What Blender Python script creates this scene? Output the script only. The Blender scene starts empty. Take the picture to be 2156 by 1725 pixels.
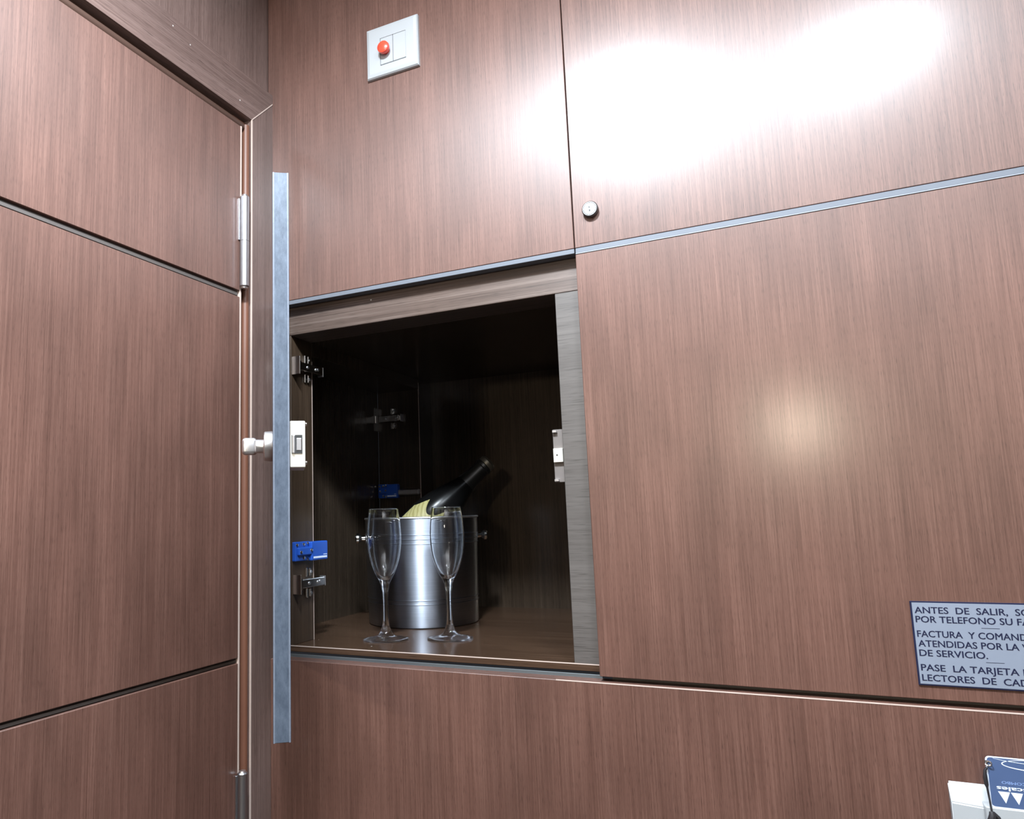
import bpy, bmesh, math, random
from mathutils import Vector, Matrix
random.seed(7)
S = bpy.context.scene
C = S.collection
PI = math.pi

# ------------------------------------------------------------------ camera, world, lights, exposure
FPX, W = 1571.03, 2156.0
yaw, pitch, roll = 0.45817, 0.13443, -0.02693
fw = Vector((-math.sin(yaw)*math.cos(pitch), math.cos(yaw)*math.cos(pitch), math.sin(pitch)))
r0 = Vector((math.cos(yaw), math.sin(yaw), 0)); u0 = r0.cross(fw)
rt = math.cos(roll)*r0 + math.sin(roll)*u0
up = -math.sin(roll)*r0 + math.cos(roll)*u0
cd = bpy.data.cameras.new('camera'); cam = bpy.data.objects.new('camera', cd); C.objects.link(cam)
cd.sensor_width = 36; cd.lens = FPX*36/W
cd.shift_x = (1078-871.75)/W; cd.shift_y = (874.645-862.5)/W
cd.clip_start = 0.02
CAM = Vector((0.7174, -0.95, 0))
cam.matrix_world = Matrix(((rt.x, up.x, -fw.x, CAM.x), (rt.y, up.y, -fw.y, CAM.y), (rt.z, up.z, -fw.z, CAM.z), (0, 0, 0, 1)))
S.camera = cam

wd = bpy.data.worlds.new('world'); S.world = wd; wd.use_nodes = True
wd.node_tree.nodes['Background'].inputs[0].default_value = (0.8, 0.85, 1, 1)
wd.node_tree.nodes['Background'].inputs[1].default_value = 0.008

def area(name, loc, target, sx, sy, watts, col, shape='RECTANGLE'):
    l = bpy.data.lights.new(name, 'AREA'); l.shape = shape; l.size = sx; l.size_y = sy
    l.energy = watts; l.color = col
    o = bpy.data.objects.new(name, l); C.objects.link(o); o.location = loc
    o.rotation_euler = (Vector(target)-Vector(loc)).to_track_quat('-Z', 'Y').to_euler()
    return o
COOL = (0.82, 0.915, 1.0)
area('ceiling_downlight', (0.475, -0.68, 0.893), (0.475, -0.68, 0), 0.15, 0.15, 17.5, COOL, 'DISK')
area('ceiling_downlight', (0.93, -0.70, 0.893), (0.93, -0.70, 0), 0.26, 0.20, 6.2, COOL, 'DISK')
area('added_fill_uplight', (1.1, -1.9, 0.10), (1.1, -1.9, 1.0), 0.30, 0.30, 16, (0.93, 0.95, 1.0), 'DISK')  # added fill without a known lamp: brightens the ceiling and veils the panels
area('wall_lamp_light', (0.80, -3.30, 0.40), (0.80, 0, 0.25), 0.14, 0.09, 7.5, (1.0, 0.88, 0.68))

S.view_settings.view_transform = 'Standard'
S.view_settings.look = 'None'
S.view_settings.gamma = 1
S.view_settings.use_curve_mapping = False
S.view_settings.exposure = 1.55

# ------------------------------------------------------------------ materials
def new_mat(name):
    m = bpy.data.materials.new(name); m.use_nodes = True
    return m, m.node_tree.nodes, m.node_tree.links, m.node_tree.nodes['Principled BSDF']

def plain(name, col, rough=0.5, metal=0.0, spec=0.5, var=0.06, scale=60, **kw):
    m, N, L, b = new_mat(name)
    tc = N.new('ShaderNodeTexCoord'); nz = N.new('ShaderNodeTexNoise'); nz.inputs['Scale'].default_value = scale
    nz.inputs['Detail'].default_value = 3
    L.new(tc.outputs['Object'], nz.inputs['Vector'])
    mx = N.new('ShaderNodeMix'); mx.data_type = 'RGBA'
    mx.inputs['A'].default_value = (*[max(0, c*(1-var)) for c in col], 1)
    mx.inputs['B'].default_value = (*[min(1, c*(1+var)) for c in col], 1)
    L.new(nz.outputs['Fac'], mx.inputs['Factor']); L.new(mx.outputs['Result'], b.inputs['Base Color'])
    b.inputs['Roughness'].default_value = rough; b.inputs['Metallic'].default_value = metal
    b.inputs['Specular IOR Level'].default_value = spec
    for k, v in kw.items(): b.inputs[k].default_value = v
    return m

def wood(name, axis, dark, mid, light, rough=0.3, spec=0.5, s=1.0, contrast=1.0, coat=0.0, aniso=0.0, specks=False):
    m, N, L, b = new_mat(name)
    tc = N.new('ShaderNodeTexCoord')
    def noise(scale, stretch, detail, seed):
        mp = N.new('ShaderNodeMapping'); v = [1.0, 1.0, 1.0]; v[axis] = stretch
        mp.inputs['Scale'].default_value = v; mp.inputs['Location'].default_value = (seed, seed*1.7, seed*0.6)
        L.new(tc.outputs['Object'], mp.inputs['Vector'])
        n = N.new('ShaderNodeTexNoise'); n.inputs['Scale'].default_value = scale*s; n.inputs['Detail'].default_value = detail
        n.inputs['Roughness'].default_value = 0.62
        L.new(mp.outputs['Vector'], n.inputs['Vector']); return n.outputs['Fac']
    a = noise(330, 0.010, 4, 0.3); c = noise(60, 0.014, 3, 2.1); p = noise(1000, 0.035, 1, 4.4)
    big = noise(7, 0.35, 2, 7.7)
    rp = N.new('ShaderNodeValToRGB'); e = rp.color_ramp.elements
    e[0].position = 0.5-0.2/contrast; e[0].color = (*dark, 1); e[1].position = 0.5+0.2/contrast; e[1].color = (*light, 1)
    k = e.new(0.5); k.color = (*mid, 1)
    av = N.new('ShaderNodeMix'); av.data_type = 'FLOAT'; av.inputs['Factor'].default_value = 0.28
    L.new(a, av.inputs['A']); L.new(c, av.inputs['B']); L.new(av.outputs['Result'], rp.inputs['Fac'])
    # pores: short dark dashes
    pr = N.new('ShaderNodeValToRGB'); pr.color_ramp.elements[0].position = 0.58; pr.color_ramp.elements[1].position = 0.72
    L.new(p, pr.inputs['Fac'])
    mx = N.new('ShaderNodeMix'); mx.data_type = 'RGBA'; mx.inputs['B'].default_value = (*[d*0.55 for d in dark], 1)
    pm = N.new('ShaderNodeMath'); pm.operation = 'MULTIPLY'; pm.inputs[1].default_value = 0.7
    L.new(pr.outputs['Color'], pm.inputs[0]); L.new(pm.outputs[0], mx.inputs['Factor'])
    L.new(rp.outputs['Color'], mx.inputs['A'])
    hs = N.new('ShaderNodeHueSaturation'); mr = N.new('ShaderNodeMapRange')
    mr.inputs['From Min'].default_value = 0.3; mr.inputs['From Max'].default_value = 0.7
    mr.inputs['To Min'].default_value = 0.85; mr.inputs['To Max'].default_value = 1.15
    L.new(big, mr.inputs['Value']); L.new(mr.outputs['Result'], hs.inputs['Value'])
    L.new(mx.outputs['Result'], hs.inputs['Color']); src = hs.outputs['Color']
    if specks:                                   # a few pale flecks of paint and dust
        vo = N.new('ShaderNodeTexVoronoi'); vo.inputs['Scale'].default_value = 26
        L.new(tc.outputs['Object'], vo.inputs['Vector'])
        lt = N.new('ShaderNodeMath'); lt.operation = 'LESS_THAN'; lt.inputs[1].default_value = 0.032
        L.new(vo.outputs['Distance'], lt.inputs[0])
        m2 = N.new('ShaderNodeMix'); m2.data_type = 'RGBA'; m2.inputs['B'].default_value = (0.5, 0.48, 0.45, 1)
        L.new(lt.outputs[0], m2.inputs['Factor']); L.new(src, m2.inputs['A']); src = m2.outputs['Result']
    L.new(src, b.inputs['Base Color'])
    b.inputs['Roughness'].default_value = rough; b.inputs['Specular IOR Level'].default_value = spec
    b.inputs['Coat Weight'].default_value = coat; b.inputs['Coat Roughness'].default_value = 0.2
    if aniso:
        b.inputs['Anisotropic'].default_value = aniso
        tg = N.new('ShaderNodeTangent'); tg.direction_type = 'RADIAL'; tg.axis = 'Z'; L.new(tg.outputs['Tangent'], b.inputs['Tangent'])
    bp = N.new('ShaderNodeBump'); bp.inputs['Strength'].default_value = 0.10; bp.inputs['Distance'].default_value = 0.0006
    L.new(a, bp.inputs['Height']); L.new(bp.outputs['Normal'], b.inputs['Normal'])
    return m

RD, RM, RL = (0.062, 0.029, 0.021), (0.106, 0.052, 0.039), (0.156, 0.083, 0.063)
M = {}
M['veneer'] = wood('mahogany_veneer', 2, RD, RM, RL, 0.44, coat=0.30, aniso=0.64, s=2.3, contrast=0.85)
FD, FM, FL = (0.080, 0.050, 0.042), (0.122, 0.080, 0.069), (0.168, 0.115, 0.101)
M['frame_z'] = wood('greyed_mahogany_frame', 2, FD, FM, FL, 0.40, coat=0.2, s=1.6)
M['veneer_y'] = wood('greyed_mahogany_along_y', 1, FD, FM, FL, 0.40, coat=0.2, s=1.3, specks=True)
M['stile'] = wood('grey_brown_stile', 0, (0.060, 0.052, 0.047), (0.082, 0.072, 0.066), (0.105, 0.093, 0.086), 0.4, contrast=0.7, specks=True)
M['jamb'] = wood('brown_jamb', 2, (0.026, 0.016, 0.010), (0.044, 0.028, 0.018), (0.066, 0.043, 0.028), 0.33)
WD, WM, WL = (0.022, 0.014, 0.009), (0.038, 0.025, 0.016), (0.060, 0.040, 0.027)
M['wenge'] = wood('wenge_upright', 2, WD, WM, WL, 0.33)
M['wenge_x'] = wood('wenge_along_x', 0, WD, WM, WL, 0.33)
M['shelf'] = wood('brown_shelf', 0, (0.032, 0.017, 0.010), (0.055, 0.031, 0.019), (0.085, 0.050, 0.032), 0.2, specks=True)
M['wenge_rail'] = wood('wenge_rail', 0, (0.045, 0.029, 0.022), (0.078, 0.053, 0.042), (0.120, 0.088, 0.073), 0.42, contrast=1.5, specks=True)
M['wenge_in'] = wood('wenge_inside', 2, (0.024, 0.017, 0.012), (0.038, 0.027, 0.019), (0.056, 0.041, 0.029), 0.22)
M['arris'] = plain('worn_edge_highlight', (0.48, 0.38, 0.33), 0.4)  # pale arris strips: wear plus the light the edges catch, painted as colour
M['alu'] = plain('brushed_aluminium_profile', (0.115, 0.125, 0.145), 0.6, 0.0, 0.25)
M['alu_highlight'] = plain('painted_aluminium_highlight', (0.22, 0.235, 0.26), 0.55, 0.0, 0.25)  # highlight on the profile's lower edge, put into a paler colour
M['groove_alu'] = plain('dull_grey_profile', (0.10, 0.11, 0.115), 0.5, 0.4)
M['groove'] = plain('dark_groove', (0.07, 0.06, 0.055), 0.6)
M['steel'] = plain('satin_steel', (0.75, 0.75, 0.77), 0.34, 1.0)
M['hinge_steel'] = plain('satin_hinge_steel', (0.40, 0.40, 0.42), 0.36, 1.0)
M['lock_face'] = plain('satin_lock_face', (0.15, 0.15, 0.152), 0.4, 1.0)
M['chrome'] = plain('nickel_plate', (0.78, 0.77, 0.74), 0.16, 1.0)
M['zinc'] = plain('pale_zinc_plate', (0.80, 0.78, 0.70), 0.42, 0.7)
M['strike'] = plain('dull_strike_metal', (0.13, 0.113, 0.105), 0.5, 0.2)
M['black_hole'] = plain('dark_recess', (0.012, 0.012, 0.012), 0.6)
M['white'] = plain('white_plastic', (0.33, 0.345, 0.355), 0.3, 0, 0.5, 0.02)
M['red'] = plain('red_plastic', (0.80, 0.06, 0.03), 0.28, 0, 0.5, 0.03)
M['seal'] = plain('brown_rubber_seal', (0.13, 0.052, 0.03), 0.5)
M['seal_d'] = plain('dark_brown_rubber_seal', (0.05, 0.026, 0.018), 0.5)
M['blue'] = plain('blue_plastic_damper', (0.018, 0.085, 0.42), 0.3, 0, 0.5, 0.1)
M['plaque'] = plain('pale_plaque_plastic', (0.175, 0.20, 0.25), 0.35, 0, 0.5, 0.03)
M['ink'] = plain('navy_print', (0.010, 0.012, 0.034), 0.6, 0, 0.15)
M['card_blue'] = plain('blue_card_print', (0.055, 0.088, 0.18), 0.35, 0, 0.5, 0.06)
M['card_white'] = plain('pale_card_print', (0.66, 0.74, 0.88), 0.35, 0, 0.5, 0.02)
M['card_faint'] = plain('faint_card_print', (0.22, 0.33, 0.60), 0.35, 0, 0.5, 0.02)
M['cord'] = plain('black_cord', (0.012, 0.010, 0.012), 0.6)
M['bottle'] = plain('black_bottle_glass', (0.004, 0.004, 0.004), 0.25, 0, 0.15)
M['foil'] = plain('black_foil', (0.012, 0.012, 0.012), 0.35, 0.3)
M['wire'] = plain('gold_wire', (0.09, 0.085, 0.07), 0.4, 0.6)
M['ceiling'] = plain('white_ceiling_paint', (0.80, 0.80, 0.80), 0.8)
M['paint'] = plain('dark_taupe_wall_paint', (0.10, 0.085, 0.075), 0.7)
M['carpet'] = plain('brown_floor', (0.11, 0.09, 0.078), 0.8)

# grey-blue edge band with scuffs
def edge_band():
    m, N, L, b = new_mat('scuffed_grey_edge_band')
    tc = N.new('ShaderNodeTexCoord'); n = N.new('ShaderNodeTexNoise'); n.inputs['Scale'].default_value = 170; n.inputs['Detail'].default_value = 7; n.inputs['Roughness'].default_value = 0.75
    mp = N.new('ShaderNodeMapping'); mp.inputs['Scale'].default_value = (1, 1, 0.4)
    L.new(tc.outputs['Object'], mp.inputs['Vector']); L.new(mp.outputs['Vector'], n.inputs['Vector'])
    r = N.new('ShaderNodeValToRGB'); e = r.color_ramp.elements
    e[0].position = 0.3; e[0].color = (0.030, 0.041, 0.060, 1); e[1].position = 0.68; e[1].color = (0.072, 0.090, 0.119, 1)
    L.new(n.outputs['Fac'], r.inputs['Fac']); L.new(r.outputs['Color'], b.inputs['Base Color'])
    b.inputs['Roughness'].default_value = 0.5; b.inputs['Specular IOR Level'].default_value = 0.35
    return m
M['band'] = edge_band()
M['band_line'] = plain('pale_worn_band_edge', (0.105, 0.120, 0.150), 0.5, 0, 0.4, 0.25, 300)

def glass(name, clear):
    m, N, L, b = new_mat(name)
    b.inputs['Transmission Weight'].default_value = 1; b.inputs['Roughness'].default_value = 0.0
    b.inputs['IOR'].default_value = 1.5; b.inputs['Base Color'].default_value = (0.97, 0.985, 1, 1)
    tr = N.new('ShaderNodeBsdfTransparent'); ms = N.new('ShaderNodeMixShader'); ms.inputs[0].default_value = clear
    L.new(b.outputs[0], ms.inputs[1]); L.new(tr.outputs[0], ms.inputs[2]); L.new(ms.outputs[0], N['Material Output'].inputs['Surface'])
    return m
M['glass'] = glass('clear_glass', 0.06); M['glass_foot'] = glass('clear_thin_glass', 0.40)

def spun():
    m, N, L, b = new_mat('spun_steel')
    b.inputs['Metallic'].default_value = 1; b.inputs['Roughness'].default_value = 0.37
    b.inputs['Anisotropic'].default_value = 0.89; b.inputs['Anisotropic Rotation'].default_value = 0.25
    tg = N.new('ShaderNodeTangent'); tg.direction_type = 'RADIAL'; tg.axis = 'Z'
    L.new(tg.outputs['Tangent'], b.inputs['Tangent'])
    tc = N.new('ShaderNodeTexCoord'); mp = N.new('ShaderNodeMapping'); mp.inputs['Scale'].default_value = (0.02, 0.02, 1)
    n = N.new('ShaderNodeTexNoise'); n.inputs['Scale'].default_value = 900
    L.new(tc.outputs['Object'], mp.inputs['Vector']); L.new(mp.outputs['Vector'], n.inputs['Vector'])
    r = N.new('ShaderNodeValToRGB'); e = r.color_ramp.elements
    e[0].color = (0.32, 0.355, 0.42, 1); e[1].color = (0.45, 0.49, 0.56, 1)
    L.new(n.outputs['Fac'], r.inputs['Fac']); L.new(r.outputs['Color'], b.inputs['Base Color'])
    return m
M['spun'] = spun()

def label_mat():
    m, N, L, b = new_mat('gold_paper_label')
    tc = N.new('ShaderNodeTexCoord'); w = N.new('ShaderNodeTexWave'); w.inputs['Scale'].default_value = 40; w.inputs['Distortion'].default_value = 6
    L.new(tc.outputs['Object'], w.inputs['Vector'])
    r = N.new('ShaderNodeValToRGB'); e = r.color_ramp.elements
    e[0].color = (0.24, 0.21, 0.08, 1); e[1].color = (0.33, 0.30, 0.135, 1); e[0].position = 0.1; e[1].position = 0.5
    L.new(w.outputs['Color'], r.inputs['Fac']); L.new(r.outputs['Color'], b.inputs['Base Color'])
    b.inputs['Roughness'].default_value = 0.45
    return m
M['label'] = label_mat()

# ------------------------------------------------------------------ geometry helpers
LOC = {}
def box(bm, x0, x1, y0, y1, z0, z1, bev=0.0, seg=1, mat=None):
    r = bmesh.ops.create_cube(bm, size=1.0); vs = r['verts']
    for v in vs:
        v.co = Vector((x0 if v.co.x < 0 else x1, y0 if v.co.y < 0 else y1, z0 if v.co.z < 0 else z1))
    if bev > 0:
        es = list({e for v in vs for e in v.link_edges})
        g = bmesh.ops.bevel(bm, geom=es, offset=bev, segments=seg, affect='EDGES', profile=0.5)
        vs = list({v for f in g['faces'] for v in f.verts} | {v for v in vs if v.is_valid})
    if mat is not None:
        for v in vs: v.co = mat @ v.co
    return vs

def lathe(bm, prof, seg=48, mat=None, closed=True):
    rings = []
    for r, z in prof:
        if r < 1e-6:
            rings.append([bm.verts.new((0, 0, z))])
        else:
            rings.append([bm.verts.new((r*math.cos(2*PI*i/seg), r*math.sin(2*PI*i/seg), z)) for i in range(seg)])
    for a, b in zip(rings[:-1], rings[1:]):
        for i in range(seg):
            j = (i+1) % seg
            if len(a) == 1 and len(b) == 1: continue
            if len(a) == 1: bm.faces.new((a[0], b[j], b[i]))
            elif len(b) == 1: bm.faces.new((a[i], a[j], b[0]))
            else: bm.faces.new((a[i], a[j], b[j], b[i]))
    if mat is not None:
        for rg in rings:
            for v in rg: v.co = mat @ v.co

def axis_mat(p, d):
    d = Vector(d).normalized()
    q = Vector((0, 0, 1)).rotation_difference(d)
    return Matrix.Translation(Vector(p)) @ q.to_matrix().to_4x4()

def cyl(bm, p0, p1, r, seg=20, bev=0.0):
    p0, p1 = Vector(p0), Vector(p1); h = (p1-p0).length
    prof = [(0, 0), (r-bev, 0), (r, bev), (r, h-bev), (r-bev, h), (0, h)] if bev else [(0, 0), (r, 0), (r, h), (0, h)]
    lathe(bm, prof, seg, axis_mat(p0, p1-p0))

def tube(bm, pts, rad, seg=8):
    pts = [Vector(p) for p in pts]; rings = []
    for i, p in enumerate(pts):
        t = (pts[min(i+1, len(pts)-1)]-pts[max(i-1, 0)]).normalized()
        a = t.orthogonal().normalized() if i == 0 else (pa - t*pa.dot(t)).normalized()
        pa = a; b = t.cross(a); r = rad[i] if isinstance(rad, (list, tuple)) else rad
        rings.append([bm.verts.new(p + r*(a*math.cos(2*PI*k/seg)+b*math.sin(2*PI*k/seg))) for k in range(seg)])
    for A, B in zip(rings[:-1], rings[1:]):
        for k in range(seg): bm.faces.new((A[k], A[(k+1) % seg], B[(k+1) % seg], B[k]))
    bm.faces.new(rings[0][::-1]); bm.faces.new(rings[-1])

def prism(bm, poly, fn0, fn1):
    a = [bm.verts.new(fn0(*p)) for p in poly]; b = [bm.verts.new(fn1(*p)) for p in poly]; n = len(poly)
    bm.faces.new(a); bm.faces.new(b[::-1])
    for i in range(n): bm.faces.new((a[i], b[i], b[(i+1) % n], a[(i+1) % n]))

def thing(name, loc, label=None, cat=None, group=None, kind=None):
    o = bpy.data.objects.new(name, None); o.empty_display_size = 0.05; C.objects.link(o); o.location = loc
    LOC[o] = Vector(loc); tag(o, label, cat, group, kind); return o
def tag(o, label=None, cat=None, group=None, kind=None):
    if label: o['label'] = label
    if cat: o['category'] = cat
    if group: o['group'] = group
    if kind: o['kind'] = kind
    return o
def mk(name, bm, mat, parent=None, smooth=False, label=None, org=None, fix=True):
    if fix: bmesh.ops.recalc_face_normals(bm, faces=bm.faces[:])
    if smooth:
        for f in bm.faces: f.smooth = True
        for e in bm.edges:
            if len(e.link_faces) == 2 and e.calc_face_angle(0) > 0.6: e.smooth = False
    base = LOC[parent] if parent else Vector(org or (0, 0, 0))
    bmesh.ops.translate(bm, verts=bm.verts[:], vec=-base)
    me = bpy.data.meshes.new(name); bm.to_mesh(me); bm.free()
    me.materials.append(M[mat] if isinstance(mat, str) else mat)
    o = bpy.data.objects.new(name, me); C.objects.link(o)
    if parent: o.parent = parent; LOC[o] = LOC[parent]
    else: o.location = base; LOC[o] = base
    if label: o['label'] = label
    return o
def bx(name, mat, parent, *a, bev=0.0, label=None, seg=1):
    bm = bmesh.new(); box(bm, *a, bev=bev, seg=seg); return mk(name, bm, mat, parent, label=label)

def text_bm(bm, body, x0, x1, z, h, to3, bold=0.0, fitw=None):
    """lettering as a mesh: body set between x0 and x1 (or fitted on the prefix fitw), cap height h, mapped by to3(x, z)"""
    def raw(t):
        cu = bpy.data.curves.new('t', 'FONT'); cu.body = t; cu.size = 1; cu.resolution_u = 3
        ob = bpy.data.objects.new('t', cu); C.objects.link(ob)
        dg = bpy.context.evaluated_depsgraph_get(); me = bpy.data.meshes.new_from_object(ob.evaluated_get(dg))
        C.objects.unlink(ob); bpy.data.objects.remove(ob); bpy.data.curves.remove(cu)
        return me
    me = raw(body); xs = [v.co.x for v in me.vertices]
    if fitw:
        m2 = raw(fitw); w = max(v.co.x for v in m2.vertices)-min(xs); bpy.data.meshes.remove(m2)
    else: w = max(xs)-min(xs)
    sx = (x1-x0)/w; mn = min(xs); sz = h/0.69
    for q, (dx, dz) in enumerate(((-bold/2, 0), (bold/2, 0), (0, bold/3)) if bold else ((0, 0),)):      # weight: shifted copies
        vs = [bm.verts.new(to3(x0+(v.co.x-mn+dx)*sx, z+(v.co.y+dz)*sz) + Vector((0, -0.00006*q, 0))) for v in me.vertices]
        for p in me.polygons:
            try: bm.faces.new([vs[i] for i in p.vertices])
            except ValueError: pass
    bpy.data.meshes.remove(me)

# ------------------------------------------------------------------ room shell
CEIL, FLOOR = 0.90, -1.40
XR, YB = 2.20, -3.40
ZA, ZC, ZD = 0.3463, -0.2010, -0.2069      # bottom of upper panels, bottom of middle panel, top of lower panel
def struct(name, mat, *boxes, bev=0.0):
    bm = bmesh.new()
    for b in boxes: box(bm, *b, bev=bev)
    return tag(mk(name, bm, mat), kind='structure')
struct('floor', 'carpet', (-0.2, XR+0.1, YB-0.1, 0.7, FLOOR-0.05, FLOOR))
struct('ceiling', 'ceiling', (-0.2, XR+0.1, YB-0.1, 0.7, CEIL, CEIL+0.05))
struct('wall_right', 'paint', (XR, XR+0.1, YB, 0.02, FLOOR, CEIL))
struct('wall_rear', 'paint', (-0.11, XR, YB-0.1, YB, FLOOR, CEIL))

# back wall: carcass with the veneered panels on it
wb = struct('wall_back', 'groove', (-0.11, XR, 0.017, 0.045, ZA, CEIL), (0.505, XR, 0.017, 0.045, ZD, ZA), (-0.11, XR, 0.019, 0.045, FLOOR, ZD-0.012), (0.505, XR, 0.017, 0.045, ZD-0.012, ZD))
bx('wall_panel', 'veneer', wb, -0.0094, 0.4919, 0, 0.017, ZA, CEIL-0.002, bev=0.0006)
bx('wall_panel', 'veneer', wb, 0.4934, 1.90, 0, 0.017, ZC, ZA-0.0088, bev=0.0006)
bx('wall_panel', 'veneer', wb, 0.0, 1.90, -0.007, 0.019, FLOOR+0.002, ZD, bev=0.0008)
bx('metal_profile', 'alu', wb, 0.001, 0.4919, 0.0004, 0.0165, ZA-0.0068, ZA-0.0004, bev=0.0004, label='grey aluminium strip under the upper left panel')
bx('metal_profile', 'groove_alu', wb, 0.006, 0.4930, 0.0165, 0.0188, ZD-0.003, ZD+0.0042, bev=0.0004, label='grey metal strip under the open hatch')
bx('edge_line', 'arris', wb, 0.44, 1.90, -0.0073, -0.0060, ZD-0.0009, ZD+0.0003, label='painted highlight on the worn top edge of the lower panel')  # edge highlight drawn as a thin pale strip

# upper right cupboard door
cb = thing('cupboard_door', (1.2, 0.0085, ZA), 'dark reddish wood cupboard door at upper right, round silver lock in its lower left corner', 'door')
bx('panel', 'veneer', cb, 0.4934, 1.90, 0, 0.017, ZA, CEIL-0.002, bev=0.0006)
bx('edge_profile', 'alu', cb, 0.4937, 1.90, -0.0004, 0.0165, ZA-0.0078, ZA-0.0006, bev=0.0006, label='bluish aluminium profile along the bottom edge')
bx('edge_line', 'alu_highlight', cb, 0.4938, 1.90, -0.0007, 0.0010, ZA-0.0086, ZA-0.0074, bev=0.0002, label='painted highlight along the lower edge of the aluminium profile')
lx, lz = 0.5172, 0.3935
bm = bmesh.new(); cyl(bm, (lx, 0, lz), (lx, -0.008, lz), 0.0105, 40, 0.0012); lk = mk('cam_lock', bm, 'lock_face', cb, True, 'round chrome cam lock')
bm = bmesh.new(); lathe(bm, [(0.0078, 0), (0.0082, 0.0006), (0.0086, 0.0)], 40, axis_mat((lx, -0.0079, lz), (0, -1, 0)))
mk('lock_ring', bm, 'groove_alu', lk, True)
bm = bmesh.new(); box(bm, lx-0.0008, lx+0.0008, -0.0084, -0.0079, lz-0.0036, lz-0.0012); box(bm, lx-0.0011, lx+0.0003, -0.0084, -0.0079, lz+0.0012, lz+0.0030)
mk('keyhole', bm, 'black_hole', lk)

# ------------------------------------------------------------------ left wall: panel door in its frame
struct('wall_left', 'frame_z', (-0.11, -0.0095, YB, 0.0, 0.66, CEIL), (-0.11, -0.03, -0.06, 0.0, FLOOR, 0.66), (-0.11, -0.0095, YB, -1.02, FLOOR, 0.66))
d1 = thing('door_1', (0, -0.5, FLOOR), kind='structure')
YH, YL = -0.0815, -0.93
bx('door_leaf', 'groove', d1, -0.045, -0.0055, YL, YH-0.0005, FLOOR+0.004, 0.6127)
for z0, z1 in ((ZA, 0.6127), (-0.1928, ZA-0.0098), (FLOOR+0.004, -0.2005)):
    bx('door_panel', 'veneer', d1, -0.006, 0.0, YL, YH, z0, z1, bev=0.0007)
for z0, z1 in ((ZA-0.0072, ZA-0.0024), (-0.1992, -0.1956)):
    bx('groove_strip', 'groove', d1, -0.006, -0.0035, YL, YH-0.001, z0, z1, label='dark grey strip inlaid between the door panels')
def door_hinge(z0, z1, leaf_up):
    h = bmesh.new(); zm = (z0+z1)/2; cx, cy, r = 0.0075, -0.0800, 0.0072
    cyl(h, (cx, cy, z0), (cx, cy, z1), r, 28, 0.0015)
    hg = mk('hinge', h, 'hinge_steel', d1, True, 'satin steel lift-off hinge')
    b = bmesh.new(); lathe(b, [(0, 0), (r*0.72, 0), (r*0.62, 0.0022), (0, 0.0026)], 24, Matrix.Translation((cx, cy, z1)))
    lathe(b, [(0, -0.0026), (r*0.62, -0.0022), (r*0.72, 0), (0, 0)], 24, Matrix.Translation((cx, cy, z0))); mk('end_cap', b, 'steel', hg, True)
    b = bmesh.new()
    if leaf_up: box(b, 0.0, 0.0022, -0.0868, cy, zm+0.002, z1-0.004, 0.0004)
    else: box(b, 0.0, 0.0022, -0.0868, cy, z0+0.004, zm-0.002, 0.0004)
    mk('hinge_leaf', b, 'hinge_steel', hg)
    b = bmesh.new(); lathe(b, [(r*1.005, -0.0004), (r*1.02, 0), (r*1.005, 0.0004)], 28, Matrix.Translation((cx, cy, zm))); mk('joint_line', b, 'groove', hg, True)
door_hinge(0.351, 0.4955, True)
door_hinge(-0.493, -0.3465, True)

# frame upright (trim_1) and head (trim_2), with the rubber seals in the rebate
YJ, ZJ = -0.0543, 0.6363
bm = bmesh.new()
prism(bm, [(YJ, FLOOR), (0.0, FLOOR), (0.0, ZJ+0.0543), (YJ, ZJ)], lambda y, z: (-0.045, y, z), lambda y, z: (0.0, y, z))
t1 = tag(mk('trim_1', bm, 'frame_z'), kind='structure')
bm = bmesh.new()
prism(bm, [(YJ, ZJ), (0.0, ZJ+0.0543), (0.0, 0.7058), (-1.02, 0.7058), (-1.02, ZJ)], lambda y, z: (-0.045, y, z), lambda y, z: (0.0005, y, z))
t2 = tag(mk('trim_2', bm, 'veneer_y'), kind='structure')
bm = bmesh.new(); box(bm, -0.0012, 0.0007, YJ-0.0004, YJ+0.0016, FLOOR, ZJ); mk('edge_line', bm, 'arris', t1, label='worn inner edge of the frame upright, highlight painted in')
bm = bmesh.new(); dz = 0.0011
prism(bm, [(YJ, ZJ-dz), (-0.001, ZJ+0.0533-dz), (-0.001, ZJ+0.0533+dz), (YJ, ZJ+dz)], lambda y, z: (-0.001, y, z), lambda y, z: (0.0009, y, z))
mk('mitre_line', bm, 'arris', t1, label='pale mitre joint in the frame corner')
bm = bmesh.new(); cyl(bm, (-0.0075, -0.0602, FLOOR), (-0.0075, -0.0602, ZJ-0.012), 0.0062, 14); mk('door_seal', bm, 'seal', t1, True, 'reddish brown rubber seal beside the door')
bm = bmesh.new(); box(bm, -0.03, -0.012, YH-0.004, YJ, FLOOR, ZJ-0.004); mk('rebate', bm, 'seal', t1)
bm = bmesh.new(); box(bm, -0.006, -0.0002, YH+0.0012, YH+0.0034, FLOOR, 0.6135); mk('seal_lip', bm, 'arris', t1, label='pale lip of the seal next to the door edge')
bm = bmesh.new(); cyl(bm, (-0.0085, -1.02, 0.6195), (-0.0085, -0.0700, 0.6195), 0.0066, 14); mk('door_seal', bm, 'seal_d', t2, True, 'brown rubber seal over the door')
bm = bmesh.new(); box(bm, -0.03, -0.014, -1.02, YJ-0.002, 0.610, ZJ); mk('rebate', bm, 'seal_d', t2)

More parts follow.
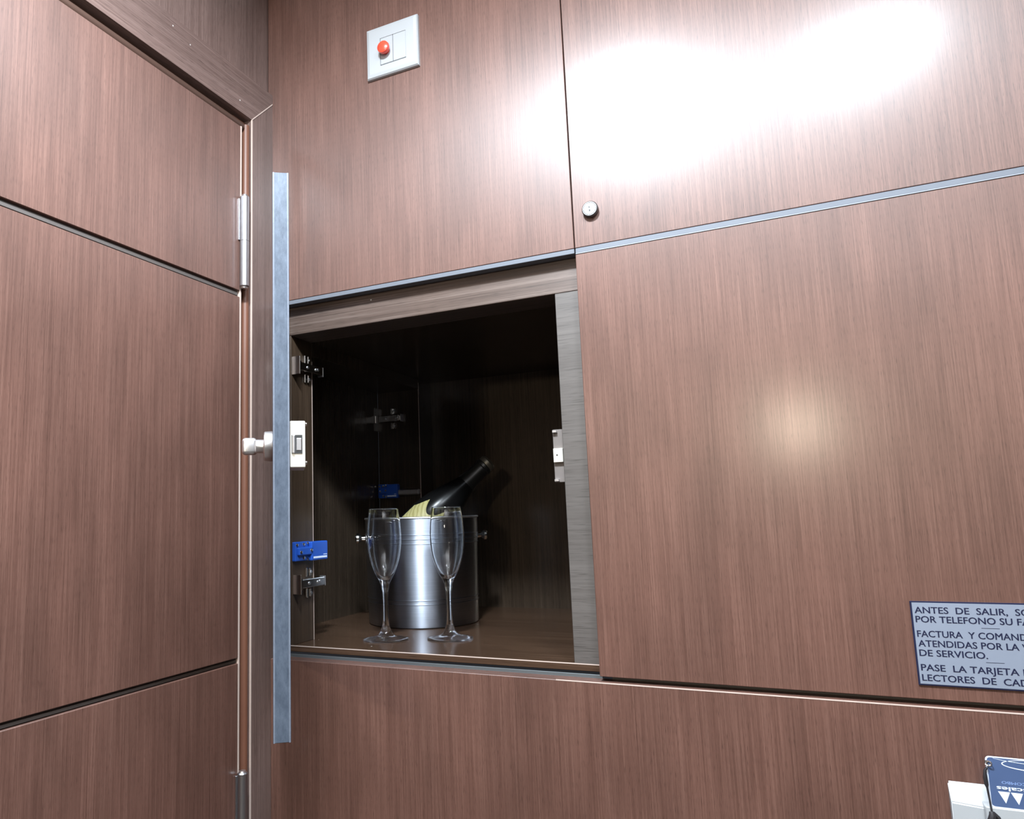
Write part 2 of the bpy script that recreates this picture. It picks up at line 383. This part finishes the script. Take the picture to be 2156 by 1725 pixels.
# ------------------------------------------------------------------ the service hatch (cupboard recess with open door)
h = thing('hatch_cupboard', (0.24, 0.28, -0.2), 'open dark-stained service hatch cupboard in the wall, door swung out towards the viewer', 'cupboard')
FZ, HZ = -0.1910, 0.2945
XL, XS, YF, YK = 0.021, 0.4575, 0.019, 0.079
bx('frame_rail', 'wenge_rail', h, -0.08, 0.505, YF, YK, HZ, ZA-0.001, bev=0.0008, label='brown horizontally grained top rail')
bx('frame_stile', 'stile', h, XS, 0.505, YF+0.0004, YK, FZ, HZ, bev=0.0006)
bx('frame_stile', 'jamb', h, -0.08, XL, YF+0.0004, YK, FZ, HZ, bev=0.0006)
bx('shelf_edging', 'shelf', h, -0.08, 0.505, YF, YK-0.0012, FZ-0.0088, FZ, bev=0.0006)
bx('shelf_board', 'shelf', h, -0.08, 0.505, YK-0.0006, 0.548, FZ-0.0088, FZ-0.0003, bev=0.0003)
bx('edge_line', 'arris', h, XL-0.004, 0.4932, YF-0.0003, YF+0.0010, FZ-0.0008, FZ+0.0003, label='worn front edge of the shelf, highlight painted in')
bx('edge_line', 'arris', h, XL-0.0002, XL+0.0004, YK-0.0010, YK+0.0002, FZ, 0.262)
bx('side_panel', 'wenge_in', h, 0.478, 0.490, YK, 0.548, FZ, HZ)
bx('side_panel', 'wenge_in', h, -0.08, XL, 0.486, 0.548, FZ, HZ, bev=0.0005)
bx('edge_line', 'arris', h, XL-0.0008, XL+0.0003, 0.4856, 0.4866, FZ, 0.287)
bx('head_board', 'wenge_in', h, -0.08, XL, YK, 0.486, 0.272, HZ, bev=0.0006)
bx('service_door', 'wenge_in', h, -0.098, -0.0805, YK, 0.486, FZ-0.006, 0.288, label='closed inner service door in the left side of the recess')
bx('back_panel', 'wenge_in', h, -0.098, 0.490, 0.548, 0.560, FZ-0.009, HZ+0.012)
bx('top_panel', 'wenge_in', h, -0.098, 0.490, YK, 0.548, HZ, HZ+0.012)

# strike plate on the right stile
sp = bx('strike_plate', 'strike', h, 0.4432, XS, 0.0240, 0.0262, 0.0393, 0.1098, bev=0.0005, label='dull metal strike bracket on the right stile')
bx('catch', 'zinc', sp, 0.4440, XS-0.0006, 0.0190, 0.0250, 0.0655, 0.0842, bev=0.0006, label='cream coloured catch block')
bm = bmesh.new(); cyl(bm, (0.4492, 0.0196, 0.0752), (0.4492, 0.0188, 0.0752), 0.0012, 12); mk('screw_hole', bm, 'black_hole', sp)
for z in (0.0420, 0.1070):
    bx('bracket_lip', 'steel', sp, 0.4440, 0.4500, 0.0190, 0.0245, z-0.0016, z+0.0016, bev=0.0003)

# concealed hinges
def cup_hinge(P, a, n, L, flange):
    """P base point on the jamb, a = direction of the arm, n = out of the jamb"""
    a, n = Vector(a), Vector(n); u = Vector((0, 0, 1))
    T = Matrix((( a.x, n.x, u.x, P[0]), (a.y, n.y, u.y, P[1]), (a.z, n.z, u.z, P[2]), (0, 0, 0, 1)))
    b = bmesh.new(); box(b, 0.000, L, 0.006, 0.0125, -0.0068, 0.0068, 0.0012, 2, T)
    hg = mk('hinge', b, 'chrome', h, label='nickel concealed hinge arm')
    b = bmesh.new(); box(b, 0.030, L+0.004, 0.0, 0.006, -0.0055, 0.0055, 0.0008, 1, T)
    for s in (1, -1):
        box(b, 0.032, 0.0378, 0.0, 0.0030, s*0.016-0.0072, s*0.016+0.0072, 0.0010, 1, T)
        box(b, 0.0395, 0.0450, 0.0, 0.0042, s*0.016-0.0066, s*0.016+0.0066, 0.0012, 1, T)
    mk('mounting_plate', b, 'chrome', hg)
    b = bmesh.new(); box(b, L+0.0035, L+0.0055, 0.0, 0.011, -0.0080, 0.0080, 0.0004, 1, T); mk('arm_end', b, 'steel', hg)
    for x, z in ((0.026, 0), (0.050, 0), (0.056, 0.001), (0.0425, 0.0165), (0.0425, -0.0165)):
        b = bmesh.new(); m = T @ axis_mat((x, 0.0042 if abs(z) > 0.01 else 0.0124, z), (0, 1, 0)); lathe(b, [(0, 0), (0.0026, 0), (0.0022, 0.0014), (0, 0.0016)], 14, m)
        mk('screw', b, 'steel', hg, True)
    b = bmesh.new()
    box(b, -0.0012, 0.0006, 0.0, 0.016, -flange/2, flange/2, 0.0005, 1, T); box(b, -0.0005, 0.008, 0.0045, 0.0135, -0.0085, 0.0085, 0.001, 1, T)
    mk('cup_flange', b, 'chrome', hg)
def damper(P, a, n, L):
    a, n = Vector(a), Vector(n); u = Vector((0, 0, 1))
    T = Matrix((( a.x, n.x, u.x, P[0]), (a.y, n.y, u.y, P[1]), (a.z, n.z, u.z, P[2]), (0, 0, 0, 1)))
    b = bmesh.new(); box(b, 0.0, L*0.47, 0.0, 0.007, -0.0150, 0.0150, 0.0015, 2, T); box(b, L*0.45, L, 0.0, 0.012, -0.0158, 0.0142, 0.0018, 2, T)
    box(b, 0.004, L*0.5, 0.006, 0.012, -0.006, 0.006, 0.0015, 2, T)
    d = mk('damper', b, 'blue', h, label='blue plastic door damper')
    b = bmesh.new(); box(b, L*0.50, L-0.003, 0.0115, 0.0122, -0.0125, -0.0095, 0, 1, T); box(b, L*0.84, L-0.003, 0.0115, 0.0122, -0.0077, -0.0067, 0, 1, T)
    mk('printed_mark', b, 'card_white', d)
    for x, z in ((0.004, 0.010), (L*0.26, 0.0105), (L*0.26, -0.0105), (L*0.40, 0.0115), (L*0.40, -0.0125), (L*0.43, 0.001), (0.008, -0.001)):
        b = bmesh.new(); lathe(b, [(0, 0), (0.0027, 0), (0.0022, 0.0015), (0, 0.0018)], 14, T @ axis_mat((x, 0.0068 if abs(z) > 0.005 else 0.0119, z), (0, 1, 0)))
        mk('screw', b, 'chrome', d, True)
    return d
cup_hinge((XL, 0.0225, 0.2455), (0, 1, 0), (1, 0, 0), 0.070, 0.030)
cup_hinge((XL, 0.0225, -0.1000), (0, 1, 0), (1, 0, 0), 0.070, 0.030)
damper((XL, 0.0195, -0.0500), (0, 1, 0), (1, 0, 0), 0.084)
cup_hinge((-0.0795, 0.486, 0.2130), (1, 0, 0), (0, -1, 0), 0.057, 0.0515)
dm = damper((-0.0795, 0.486, 0.0555), (1, 0, 0), (0, -1, 0), 0.050)
b = bmesh.new(); box(b, -0.030, XL-0.001, 0.476, 0.486, 0.0455, 0.0575, 0.002); mk('damper_body', b, 'steel', dm, label='grey end of the rear damper')

# the open hatch door, seen edge-on
ang = math.atan2(0.95, 0.7174-0.016)
ux = Vector((math.cos(ang), -math.sin(ang), 0)); nx = Vector((-math.sin(ang), -math.cos(ang), 0))   # along the door, outward normal
T = Matrix(((ux.x, nx.x, 0, 0.016), (ux.y, nx.y, 0, 0.0), (0, 0, 1, 0), (0, 0, 0, 1)))
DW = 0.480
b = bmesh.new(); box(b, 0.0, DW-0.0010, -0.0078, 0.0078, -0.195, 0.336, 0.0005, 1, T); dr = mk('door', b, 'veneer', h, label='reddish hatch door standing open')
b = bmesh.new(); box(b, DW-0.0010, DW, -0.0078, 0.0078, -0.195, 0.336, 0.0004, 1, T); mk('edge_band', b, 'band', dr, label='scuffed grey-blue edge band')
for v in (-0.0068, 0.0068):
    b = bmesh.new(); box(b, DW-0.0006, DW+0.0002, v-0.0007, v+0.0007, -0.195, 0.336, 0, 1, T); mk('edge_line', b, 'band_line', dr)
ku, kz = DW-0.030, 0.0705
b = bmesh.new()
lathe(b, [(0, 0), (0.0142, 0), (0.0146, 0.0008), (0.0142, 0.0078), (0.0134, 0.0086), (0.0070, 0.0088), (0.0066, 0.0095), (0.0066, 0.0160), (0, 0.0160)], 40, T @ axis_mat((ku, 0.0078, kz), (0, 1, 0)))
kn = mk('knob', b, 'steel', dr, True, 'satin nickel turn knob on the outer face')
b = bmesh.new(); box(b, ku-0.0050, ku+0.0050, 0.0078+0.0150, 0.0078+0.0295, kz-0.0082, kz+0.0082, 0.0036, 4, T); mk('knob_head', b, 'steel', kn, True)
b = bmesh.new(); box(b, DW-0.048, DW-0.004, -0.0078-0.0145, -0.0078, 0.0478, 0.0918, 0.0010, 2, T); lc = mk('lock_case', b, 'zinc', dr, label='pale metal lock case on the inner face')
b = bmesh.new(); box(b, DW-0.0042, DW-0.0034, -0.0195, -0.0095, 0.0610, 0.0785, 0, 1, T); mk('bolt_slot', b, 'black_hole', lc)
b = bmesh.new(); box(b, DW-0.0080, DW-0.0022, -0.0128, -0.0100, 0.0610, 0.0785, 0.0008, 2, T); box(b, DW-0.008, DW-0.0030, -0.0188, -0.0138, 0.0638, 0.0755, 0.0005, 1, T); mk('bolt', b, 'steel', lc)
for z in (0.0525, 0.0890):
    b = bmesh.new(); lathe(b, [(0, 0), (0.0022, 0), (0.0018, 0.0016), (0, 0.0018)], 14, T @ axis_mat((DW-0.008, -0.0222, z), (0, -1, 0)))
    mk('screw', b, 'chrome', lc, True)

# ------------------------------------------------------------------ alarm switch
sw = thing('call_switch', (0.231, 0, 0.674), 'white square wall switch plate with a red mushroom button', 'switch')
b = bmesh.new(); sx0, sx1, sz0, sz1 = 0.1862, 0.2752, 0.6742, 0.7575
fr = [(0.2112, 0.2558, 0.6900, 0.7356)]
prof = lambda ins, y: [(sx0+ins, y, sz0+ins), (sx1-ins, y, sz0+ins), (sx1-ins, y, sz1-ins), (sx0+ins, y, sz1-ins)]
rings = [prof(0, 0), prof(0, -0.0045), prof(0.0015, -0.0068), prof(0.006, -0.0082)]
ix = fr[0]; inn = lambda y: [(ix[0], y, ix[2]), (ix[1], y, ix[2]), (ix[1], y, ix[3]), (ix[0], y, ix[3])]
rings += [inn(-0.0082), inn(-0.0052)]
vr = [[b.verts.new(p) for p in r] for r in rings]
for A, B in zip(vr[:-1], vr[1:]):
    for i in range(4): b.faces.new((A[i], A[(i+1) % 4], B[(i+1) % 4], B[i]))
b.faces.new(vr[-1]); b.faces.new(vr[0][::-1])
mk('cover_plate', b, 'white', sw)
xm = 0.2333
bx('rocker', 'white', sw, ix[0]+0.0005, xm-0.0004, -0.0080, -0.005, ix[2]+0.0016, ix[3]-0.0002, bev=0.0005)
bx('rocker', 'white', sw, xm+0.0004, ix[1]-0.0005, -0.0080, -0.005, ix[2]+0.0016, ix[3]-0.0002, bev=0.0005)
b = bmesh.new(); lathe(b, [(0, 0), (0.0055, 0), (0.0055, 0.0055), (0.0088, 0.0065), (0.0098, 0.0095), (0.0092, 0.0128), (0.0060, 0.0150), (0, 0.0155)], 36, axis_mat((0.2222, -0.0078, 0.7118), (0, -1, 0)))
mk('push_button', b, 'red', sw, True, 'red mushroom push button')

# ------------------------------------------------------------------ notice plaque
pq = thing('notice_plaque', (0.92, 0, -0.187), 'pale engraved notice plaque with navy capital letters and dark border', 'sign')
px0, px1, pz0, pz1 = 0.8231, 1.0200, -0.1868, -0.1020
bx('plate', 'ink', pq, px0, px1, -0.0018, 0, pz0, pz1, bev=0.0003, label='dark border of the plaque')
bx('face', 'plaque', pq, px0+0.0016, px1-0.0016, -0.0021, -0.001, pz0+0.0016, pz1-0.0014)
b = bmesh.new(); P3 = lambda x, z: Vector((x, -0.00225, z))
for body, fit, x0, x1, z in (('ANTES  DE  SALIR,  SOLICITE', 'ANTES  DE  SALIR,', .8267, .9048, -.1141), ('POR TELEFONO SU FACTURA', 'POR TELEFONO SU', .8268, .9077, -.1234),
        ('FACTURA  Y COMANDAS', 'FACTURA  Y COMAN', .8267, .9110, -.1381), ('ATENDIDAS POR LA VIA', 'ATENDIDAS POR LA', .8268, .9104, -.1478), ('DE SERVICIO.', None, .8268, .8842, -.1573),
        ('PASE  LA TARJETA POR', 'PASE  LA TARJETA', .8268, .9078, -.1719), ('LECTORES  DE  CADA', 'LECTORES  DE  CA', .8268, .9075, -.1820)):
    text_bm(b, body, x0, x1, z, 0.0064, P3, bold=0.034, fitw=fit)
for x0, x1, z in ((.8818, .8969, -.1274), (.8822, .8972, -.1608)):
    vs = [b.verts.new(P3(*q)) for q in ((x0, z-.0002), (x1, z-.0002), (x1, z+.0002), (x0, z+.0002))]; b.faces.new(vs)
for f in b.faces: f.normal_update()
mk('lettering', b, 'ink', pq, label='navy capital lettering', fix=False)

# ------------------------------------------------------------------ card switch and key card
ch = thing('card_switch', (0.91, 0, -0.35), 'white wall-mounted key card switch with curved front, under the plaque', 'switch')
b = bmesh.new(); n = 20; hx0, hx1, hz0 = 0.8373, 0.9873, -0.420
def hy(t, e): return -(0.0185 + e*math.sin(PI*t)*1.0)
top = [(hx0, 0.0, -0.2780), (hx1, 0.0, -0.2780)]
back = [b.verts.new((hx0+(hx1-hx0)*i/n, -0.007, -0.2760)) for i in range(n+1)]
front = [b.verts.new((hx0+(hx1-hx0)*i/n, hy(i/n, 0.013), -0.2933)) for i in range(n+1)]
lowf = [b.verts.new((hx0+(hx1-hx0)*i/n, hy(i/n, 0.013), hz0)) for i in range(n+1)]
lowb = [b.verts.new((hx0+(hx1-hx0)*i/n, -0.007, hz0)) for i in range(n+1)]
for A, B in ((back, front), (front, lowf), (lowf, lowb), (lowb, back)):
    for i in range(n): b.faces.new((A[i], A[i+1], B[i+1], B[i]))
b.faces.new((back[0], front[0], lowf[0], lowb[0])); b.faces.new((back[-1], lowb[-1], lowf[-1], front[-1]))
bmesh.ops.recalc_face_normals(b, faces=b.faces[:])
es = [e for e in b.edges if len(e.link_faces) == 2 and e.calc_face_angle(0) > 0.6]
bmesh.ops.bevel(b, geom=es, offset=0.0010, segments=2, affect='EDGES')
mk('housing', b, 'white', ch, True)
yc = -0.0335                                           # plane of the card
bx('card_slot', 'white', ch, 0.862, 0.962, yc-0.0025, -0.012, -0.330, -0.2885, bev=0.0008)
kx0, kx1, kz0, kz1 = 0.8664, 0.9524, -0.2895, -0.2426
kc = thing('key_card', (0.909, yc, kz0), 'blue key card with white border standing in the card switch, black cord at its corner', 'card')
def rrect(x0, x1, z0, z1, r, k=6):
    pts = []
    for cx, cz, a0 in ((x1-r, z0+r, -90), (x1-r, z1-r, 0), (x0+r, z1-r, 90), (x0+r, z0+r, 180)):
        for i in range(k+1):
            a = math.radians(a0+90*i/k); pts.append((cx+r*math.cos(a), cz+r*math.sin(a)))
    return pts
b = bmesh.new(); prism(b, rrect(kx0, kx1, kz0, kz1, 0.0034), lambda x, z: (x, yc-0.0006, z), lambda x, z: (x, yc+0.0006, z)); mk('card_body', b, 'card_white', kc)
b = bmesh.new(); prism(b, rrect(kx0+0.0011, kx1-0.0011, kz0+0.0018, kz1-0.0008, 0.0028), lambda x, z: (x, yc-0.00075, z), lambda x, z: (x, yc-0.0004, z)); mk('blue_print', b, 'card_blue', kc, label='blue printed field of the card')
b = bmesh.new(); K3 = lambda x, z: Vector((x, yc-0.00095, z))
def ring2(cx, cz, ax, az, t0, t1, w0, w1, k=40):
    pr = None
    for i in range(k+1):
        t = t0+(t1-t0)*i/k; w = w0+(w1-w0)*math.sin(PI*i/k)
        a = b.verts.new(K3(cx+(ax-w)*math.cos(t), cz+(az-w*0.8)*math.sin(t))); c = b.verts.new(K3(cx+(ax+w)*math.cos(t), cz+(az+w*0.8)*math.sin(t)))
        if pr: b.faces.new((pr[0], pr[1], c, a))
        pr = (a, c)
xm2 = 0.909
ring2(xm2, -0.2480, 0.0300, 0.0048, PI*0.62, PI*1.98, 0.00030, 0.00060)
ring2(xm2-0.006, -0.2380, 0.0420, 0.0085, PI*1.24, PI*1.72, 0.00020, 0.00030)
for cx in (0.8779, 0.8877):
    w = 0.0046; zt = -0.2736
    vs = [b.verts.new(K3(cx-w, zt)), b.verts.new(K3(cx+w, zt)), b.verts.new(K3(cx+0.0006, zt-0.0104))]; b.faces.new(vs)
text_bm(b, 'ascales', 0, 0.0280, 0, 0.0036, lambda x, z: K3(0.9008-x, -0.2690-z), bold=0.05)
mk('white_print', b, 'card_white', kc, fix=False, label='white upside-down lettering and two triangles')
b = bmesh.new(); text_bm(b, 'COMBO', 0, 0.0190, 0, 0.0024, lambda x, z: K3(0.8960-x, -0.2640-z)); mk('small_print', b, 'card_faint', kc, fix=False)
b = bmesh.new(); ex, ez = 0.8690, -0.2490
lathe(b, [(0.0013, 0.0006), (0.0018, 0.0010), (0.0024, 0.0008), (0.0026, 0.0)], 24, axis_mat((ex, yc-0.0005, ez), (0, -1, 0)))
tube(b, [(ex-0.001+0.0024*math.cos(a), yc-0.002-0.0015*math.cos(a), ez+0.0002+0.0024*math.sin(a)) for a in [i*PI/8 for i in range(17)]], 0.0005, 6)
mk('eyelet', b, 'chrome', kc, True, 'small chrome ring through the card corner')
b = bmesh.new()
tube(b, [(ex-0.0022, yc-0.002, ez-0.0035), (ex-0.0042, yc-0.0022, ez-0.0065), (ex-0.0045, yc-0.0022, ez-0.013), (ex-0.0042, yc-0.0022, ez-0.0195), (ex-0.0040, yc-0.0025, ez-0.022),
         (ex-0.0034, yc-0.003, ez-0.032), (ex-0.0030, yc-0.004, ez-0.042), (ex-0.0025, yc-0.005, ez-0.048)], [.0010, .0012, .0018, .0017, .0009, .0008, .0008, .0012], 8)
tube(b, [(ex-0.0030, yc-0.005, ez-0.0425), (ex-0.0028, yc-0.006, ez-0.0455), (ex-0.0045, yc-0.006, ez-0.051), (ex-0.004, yc-0.006, ez-0.060)], [.0022, .0030, .0034, .0030], 8)
tube(b, [(ex-0.0015, yc-0.005, ez-0.0440), (ex+0.0015, yc-0.005, ez-0.0475), (ex+0.0030, yc-0.005, ez-0.0505)], [.0015, .0018, .0012], 8)
mk('cord', b, 'cord', kc, True, 'black cord with a knot hanging from the card')

# ------------------------------------------------------------------ champagne flutes
def flute(loc, label):
    t = thing('champagne_flute', loc, label, 'glass', 'flutes in the hatch')
    x, y, z = loc; T = Matrix.Translation(loc)
    foot = [(0, 0.0006), (0.020, 0.0), (0.0352, 0.0), (0.0361, 0.0008), (0.0357, 0.0017), (0.0300, 0.0027), (0.0200, 0.0044), (0.0120, 0.0080), (0.0082, 0.0140), (0.0056, 0.0215)]
    stem = [(0.0056, 0.0215), (0.0046, 0.0300), (0.0042, 0.0450), (0.0043, 0.0620), (0.0050, 0.0745), (0.0060, 0.0780), (0.0064, 0.0830)]
    outer = [(0.0064, 0.0830), (0.0082, 0.0885), (0.0125, 0.0960), (0.0172, 0.1055), (0.0212, 0.1165), (0.0247, 0.1300), (0.0268, 0.1450), (0.0274, 0.1580), (0.0268, 0.1740), (0.0255, 0.1880), (0.0240, 0.1975), (0.0233, 0.2040)]
    inner = [(0.0227, 0.2046), (0.0222, 0.2040), (0.0229, 0.1975), (0.0244, 0.1880), (0.0257, 0.1740), (0.0263, 0.1580), (0.0256, 0.1450), (0.0235, 0.1300), (0.0199, 0.1170), (0.0158, 0.1070), (0.0105, 0.0990), (0.0050, 0.0945), (0, 0.0935)]
    def smooth(p, k=3):
        out = []
        for i in range(len(p)-1):
            p0, p1, p2, p3 = p[max(i-1, 0)], p[i], p[i+1], p[min(i+2, len(p)-1)]
            for j in range(k):
                s = j/k
                out.append(tuple(0.5*(2*p1[d]+(p2[d]-p0[d])*s+(2*p0[d]-5*p1[d]+4*p2[d]-p3[d])*s*s+(-p0[d]+3*p1[d]-3*p2[d]+p3[d])*s**3) for d in (0, 1)))
        out.append(p[-1]); return [(max(q[0], 0), q[1]) for q in out]
    for nm, pr in (('foot', foot[:5]+smooth(foot[5:])), ('stem', smooth(stem)), ('bowl', smooth(outer)[:-1]+[(0.0233, 0.2040)]+smooth(inner))):
        b = bmesh.new(); lathe(b, pr, 64, T)
        for f in b.faces: f.smooth = True
        o = mk(nm, b, 'glass_foot' if nm == 'foot' else 'glass', t, False, fix=False)
    return t
flute((0.1345, 0.1113, FZ), 'clear champagne flute standing in front of the left half of the steel ice bucket')
flute((0.2280, 0.1490, FZ), 'clear champagne flute standing in front of the right half of the steel ice bucket')

# ------------------------------------------------------------------ ice bucket
BX, BY, BH = 0.1018, 0.3168, 0.1900
ib = thing('ice_bucket', (BX, BY, FZ), 'brushed steel ice bucket behind the two flutes, with engraved rings and side knobs', 'bucket')
Tb = Matrix.Translation((BX, BY, FZ))
rad = lambda z: 0.1003 + 0.0043*z/BH
pr = [(0, 0.0), (0.0960, 0.0), (0.0995, 0.0012), (rad(0.004), 0.0040)]
for zc in (0.040, 0.047, 0.143, 0.1508, 0.1586):
    r = rad(zc); pr += [(rad(zc-0.0012), zc-0.0012), (r+0.0009, zc-0.0005), (r+0.0009, zc+0.0005), (rad(zc+0.0012), zc+0.0012)]
pr += [(rad(BH-0.004), BH-0.004), (rad(BH)-0.0012, BH-0.004), (rad(BH)-0.0012, BH-0.006), (rad(0.01)-0.002, 0.004), (0, 0.004)]
b = bmesh.new(); lathe(b, pr, 96, Tb); mk('body', b, 'spun', ib, True)
b = bmesh.new(); k = 12
lathe(b, [(rad(BH)-0.0004+0.0020*math.cos(2*PI*i/k), BH-0.002+0.0020*math.sin(2*PI*i/k)) for i in range(k+1)], 96, Tb); mk('rim', b, 'steel', ib, True)
for a in (math.radians(214), math.radians(34)):
    d = Vector((math.cos(a), math.sin(a), 0)); p = Vector((BX, BY, FZ+0.1530)) + d*(rad(0.153)-0.001)
    b = bmesh.new(); lathe(b, [(0, 0), (0.0100, 0), (0.0100, 0.0015), (0.0050, 0.0030), (0.0045, 0.0090), (0.0070, 0.0120), (0.0092, 0.0150), (0.0092, 0.0190), (0.0070, 0.0215), (0, 0.0220)], 28, axis_mat(p, d))
    mk('knob_handle', b, 'chrome', ib, True, 'chrome side knob')

# ------------------------------------------------------------------ champagne bottle in the bucket
tip = Vector((0.219, 0.370, 0.0965)); dirn = Vector((0.664, 0.328, 0.670)).normalized(); BL = 0.268
base = tip - dirn*BL
bt = thing('champagne_bottle', tuple(base), 'dark champagne bottle with a gold scalloped label leaning in the ice bucket', 'bottle')
side = (Vector((0, 0, 1)) - dirn*dirn.z).normalized(); sd2 = dirn.cross(side)
Tt = Matrix(((side.x, sd2.x, dirn.x, base.x), (side.y, sd2.y, dirn.y, base.y), (side.z, sd2.z, dirn.z, base.z), (0, 0, 0, 1)))
RB = 0.040
bp = [(0, 0.006), (0.020, 0.003), (0.036, 0.0), (RB, 0.005), (RB, 0.118), (0.0394, 0.130), (0.0372, 0.145), (0.0335, 0.160), (0.0280, 0.178), (0.0225, 0.195), (0.0180, 0.212), (0.0155, 0.228), (0.0148, 0.240)]
b = bmesh.new(); lathe(b, bp, 48, Tt); mk('glass_body', b, 'bottle', bt, True)
b = bmesh.new(); lathe(b, [(0.0190, 0.210), (0.0165, 0.225), (0.0156, 0.240), (0.0150, 0.252), (0.0168, 0.254), (0.0168, 0.259), (0.0150, 0.261)], 40, Tt); mk('neck_foil', b, 'foil', bt, True, 'black foil around the neck')
b = bmesh.new(); lathe(b, [(0.0150, 0.259), (0.0160, 0.262), (0.0158, 0.268), (0.0120, 0.272), (0, 0.272)], 40, Tt); mk('stopper_cap', b, 'wire', bt, True, 'dull gold stopper cap')
# label: curved sheet wrapped on the body, scalloped along the top
def brad(z):
    for (r0_, z0_), (r1_, z1_) in zip(bp[2:-1], bp[3:]):
        if z0_ <= z <= z1_: return r0_+(r1_-r0_)*(z-z0_)/(z1_-z0_)
    return RB
toc = CAM - base; a_c = math.atan2(toc.dot(sd2), toc.dot(side))
b = bmesh.new(); nu, nv = 72, 12; grid = []
for i in range(nu+1):
    t = -1+2*i/nu; a = a_c + 0.25 + t*1.45
    ztop = 0.143 - 0.024*abs(math.sin(t*PI*1.5)) - 0.006*t*t
    col = []
    for j in range(nv+1):
        z = 0.030 + (ztop-0.030)*j/nv; r = brad(z)+0.0005
        col.append(b.verts.new(Tt @ Vector((r*math.cos(a), r*math.sin(a), z))))
    grid.append(col)
for i in range(nu):
    for j in range(nv): b.faces.new((grid[i][j], grid[i+1][j], grid[i+1][j+1], grid[i][j+1]))
mk('label', b, 'label', bt, True, 'gold paper label with scalloped top edge')
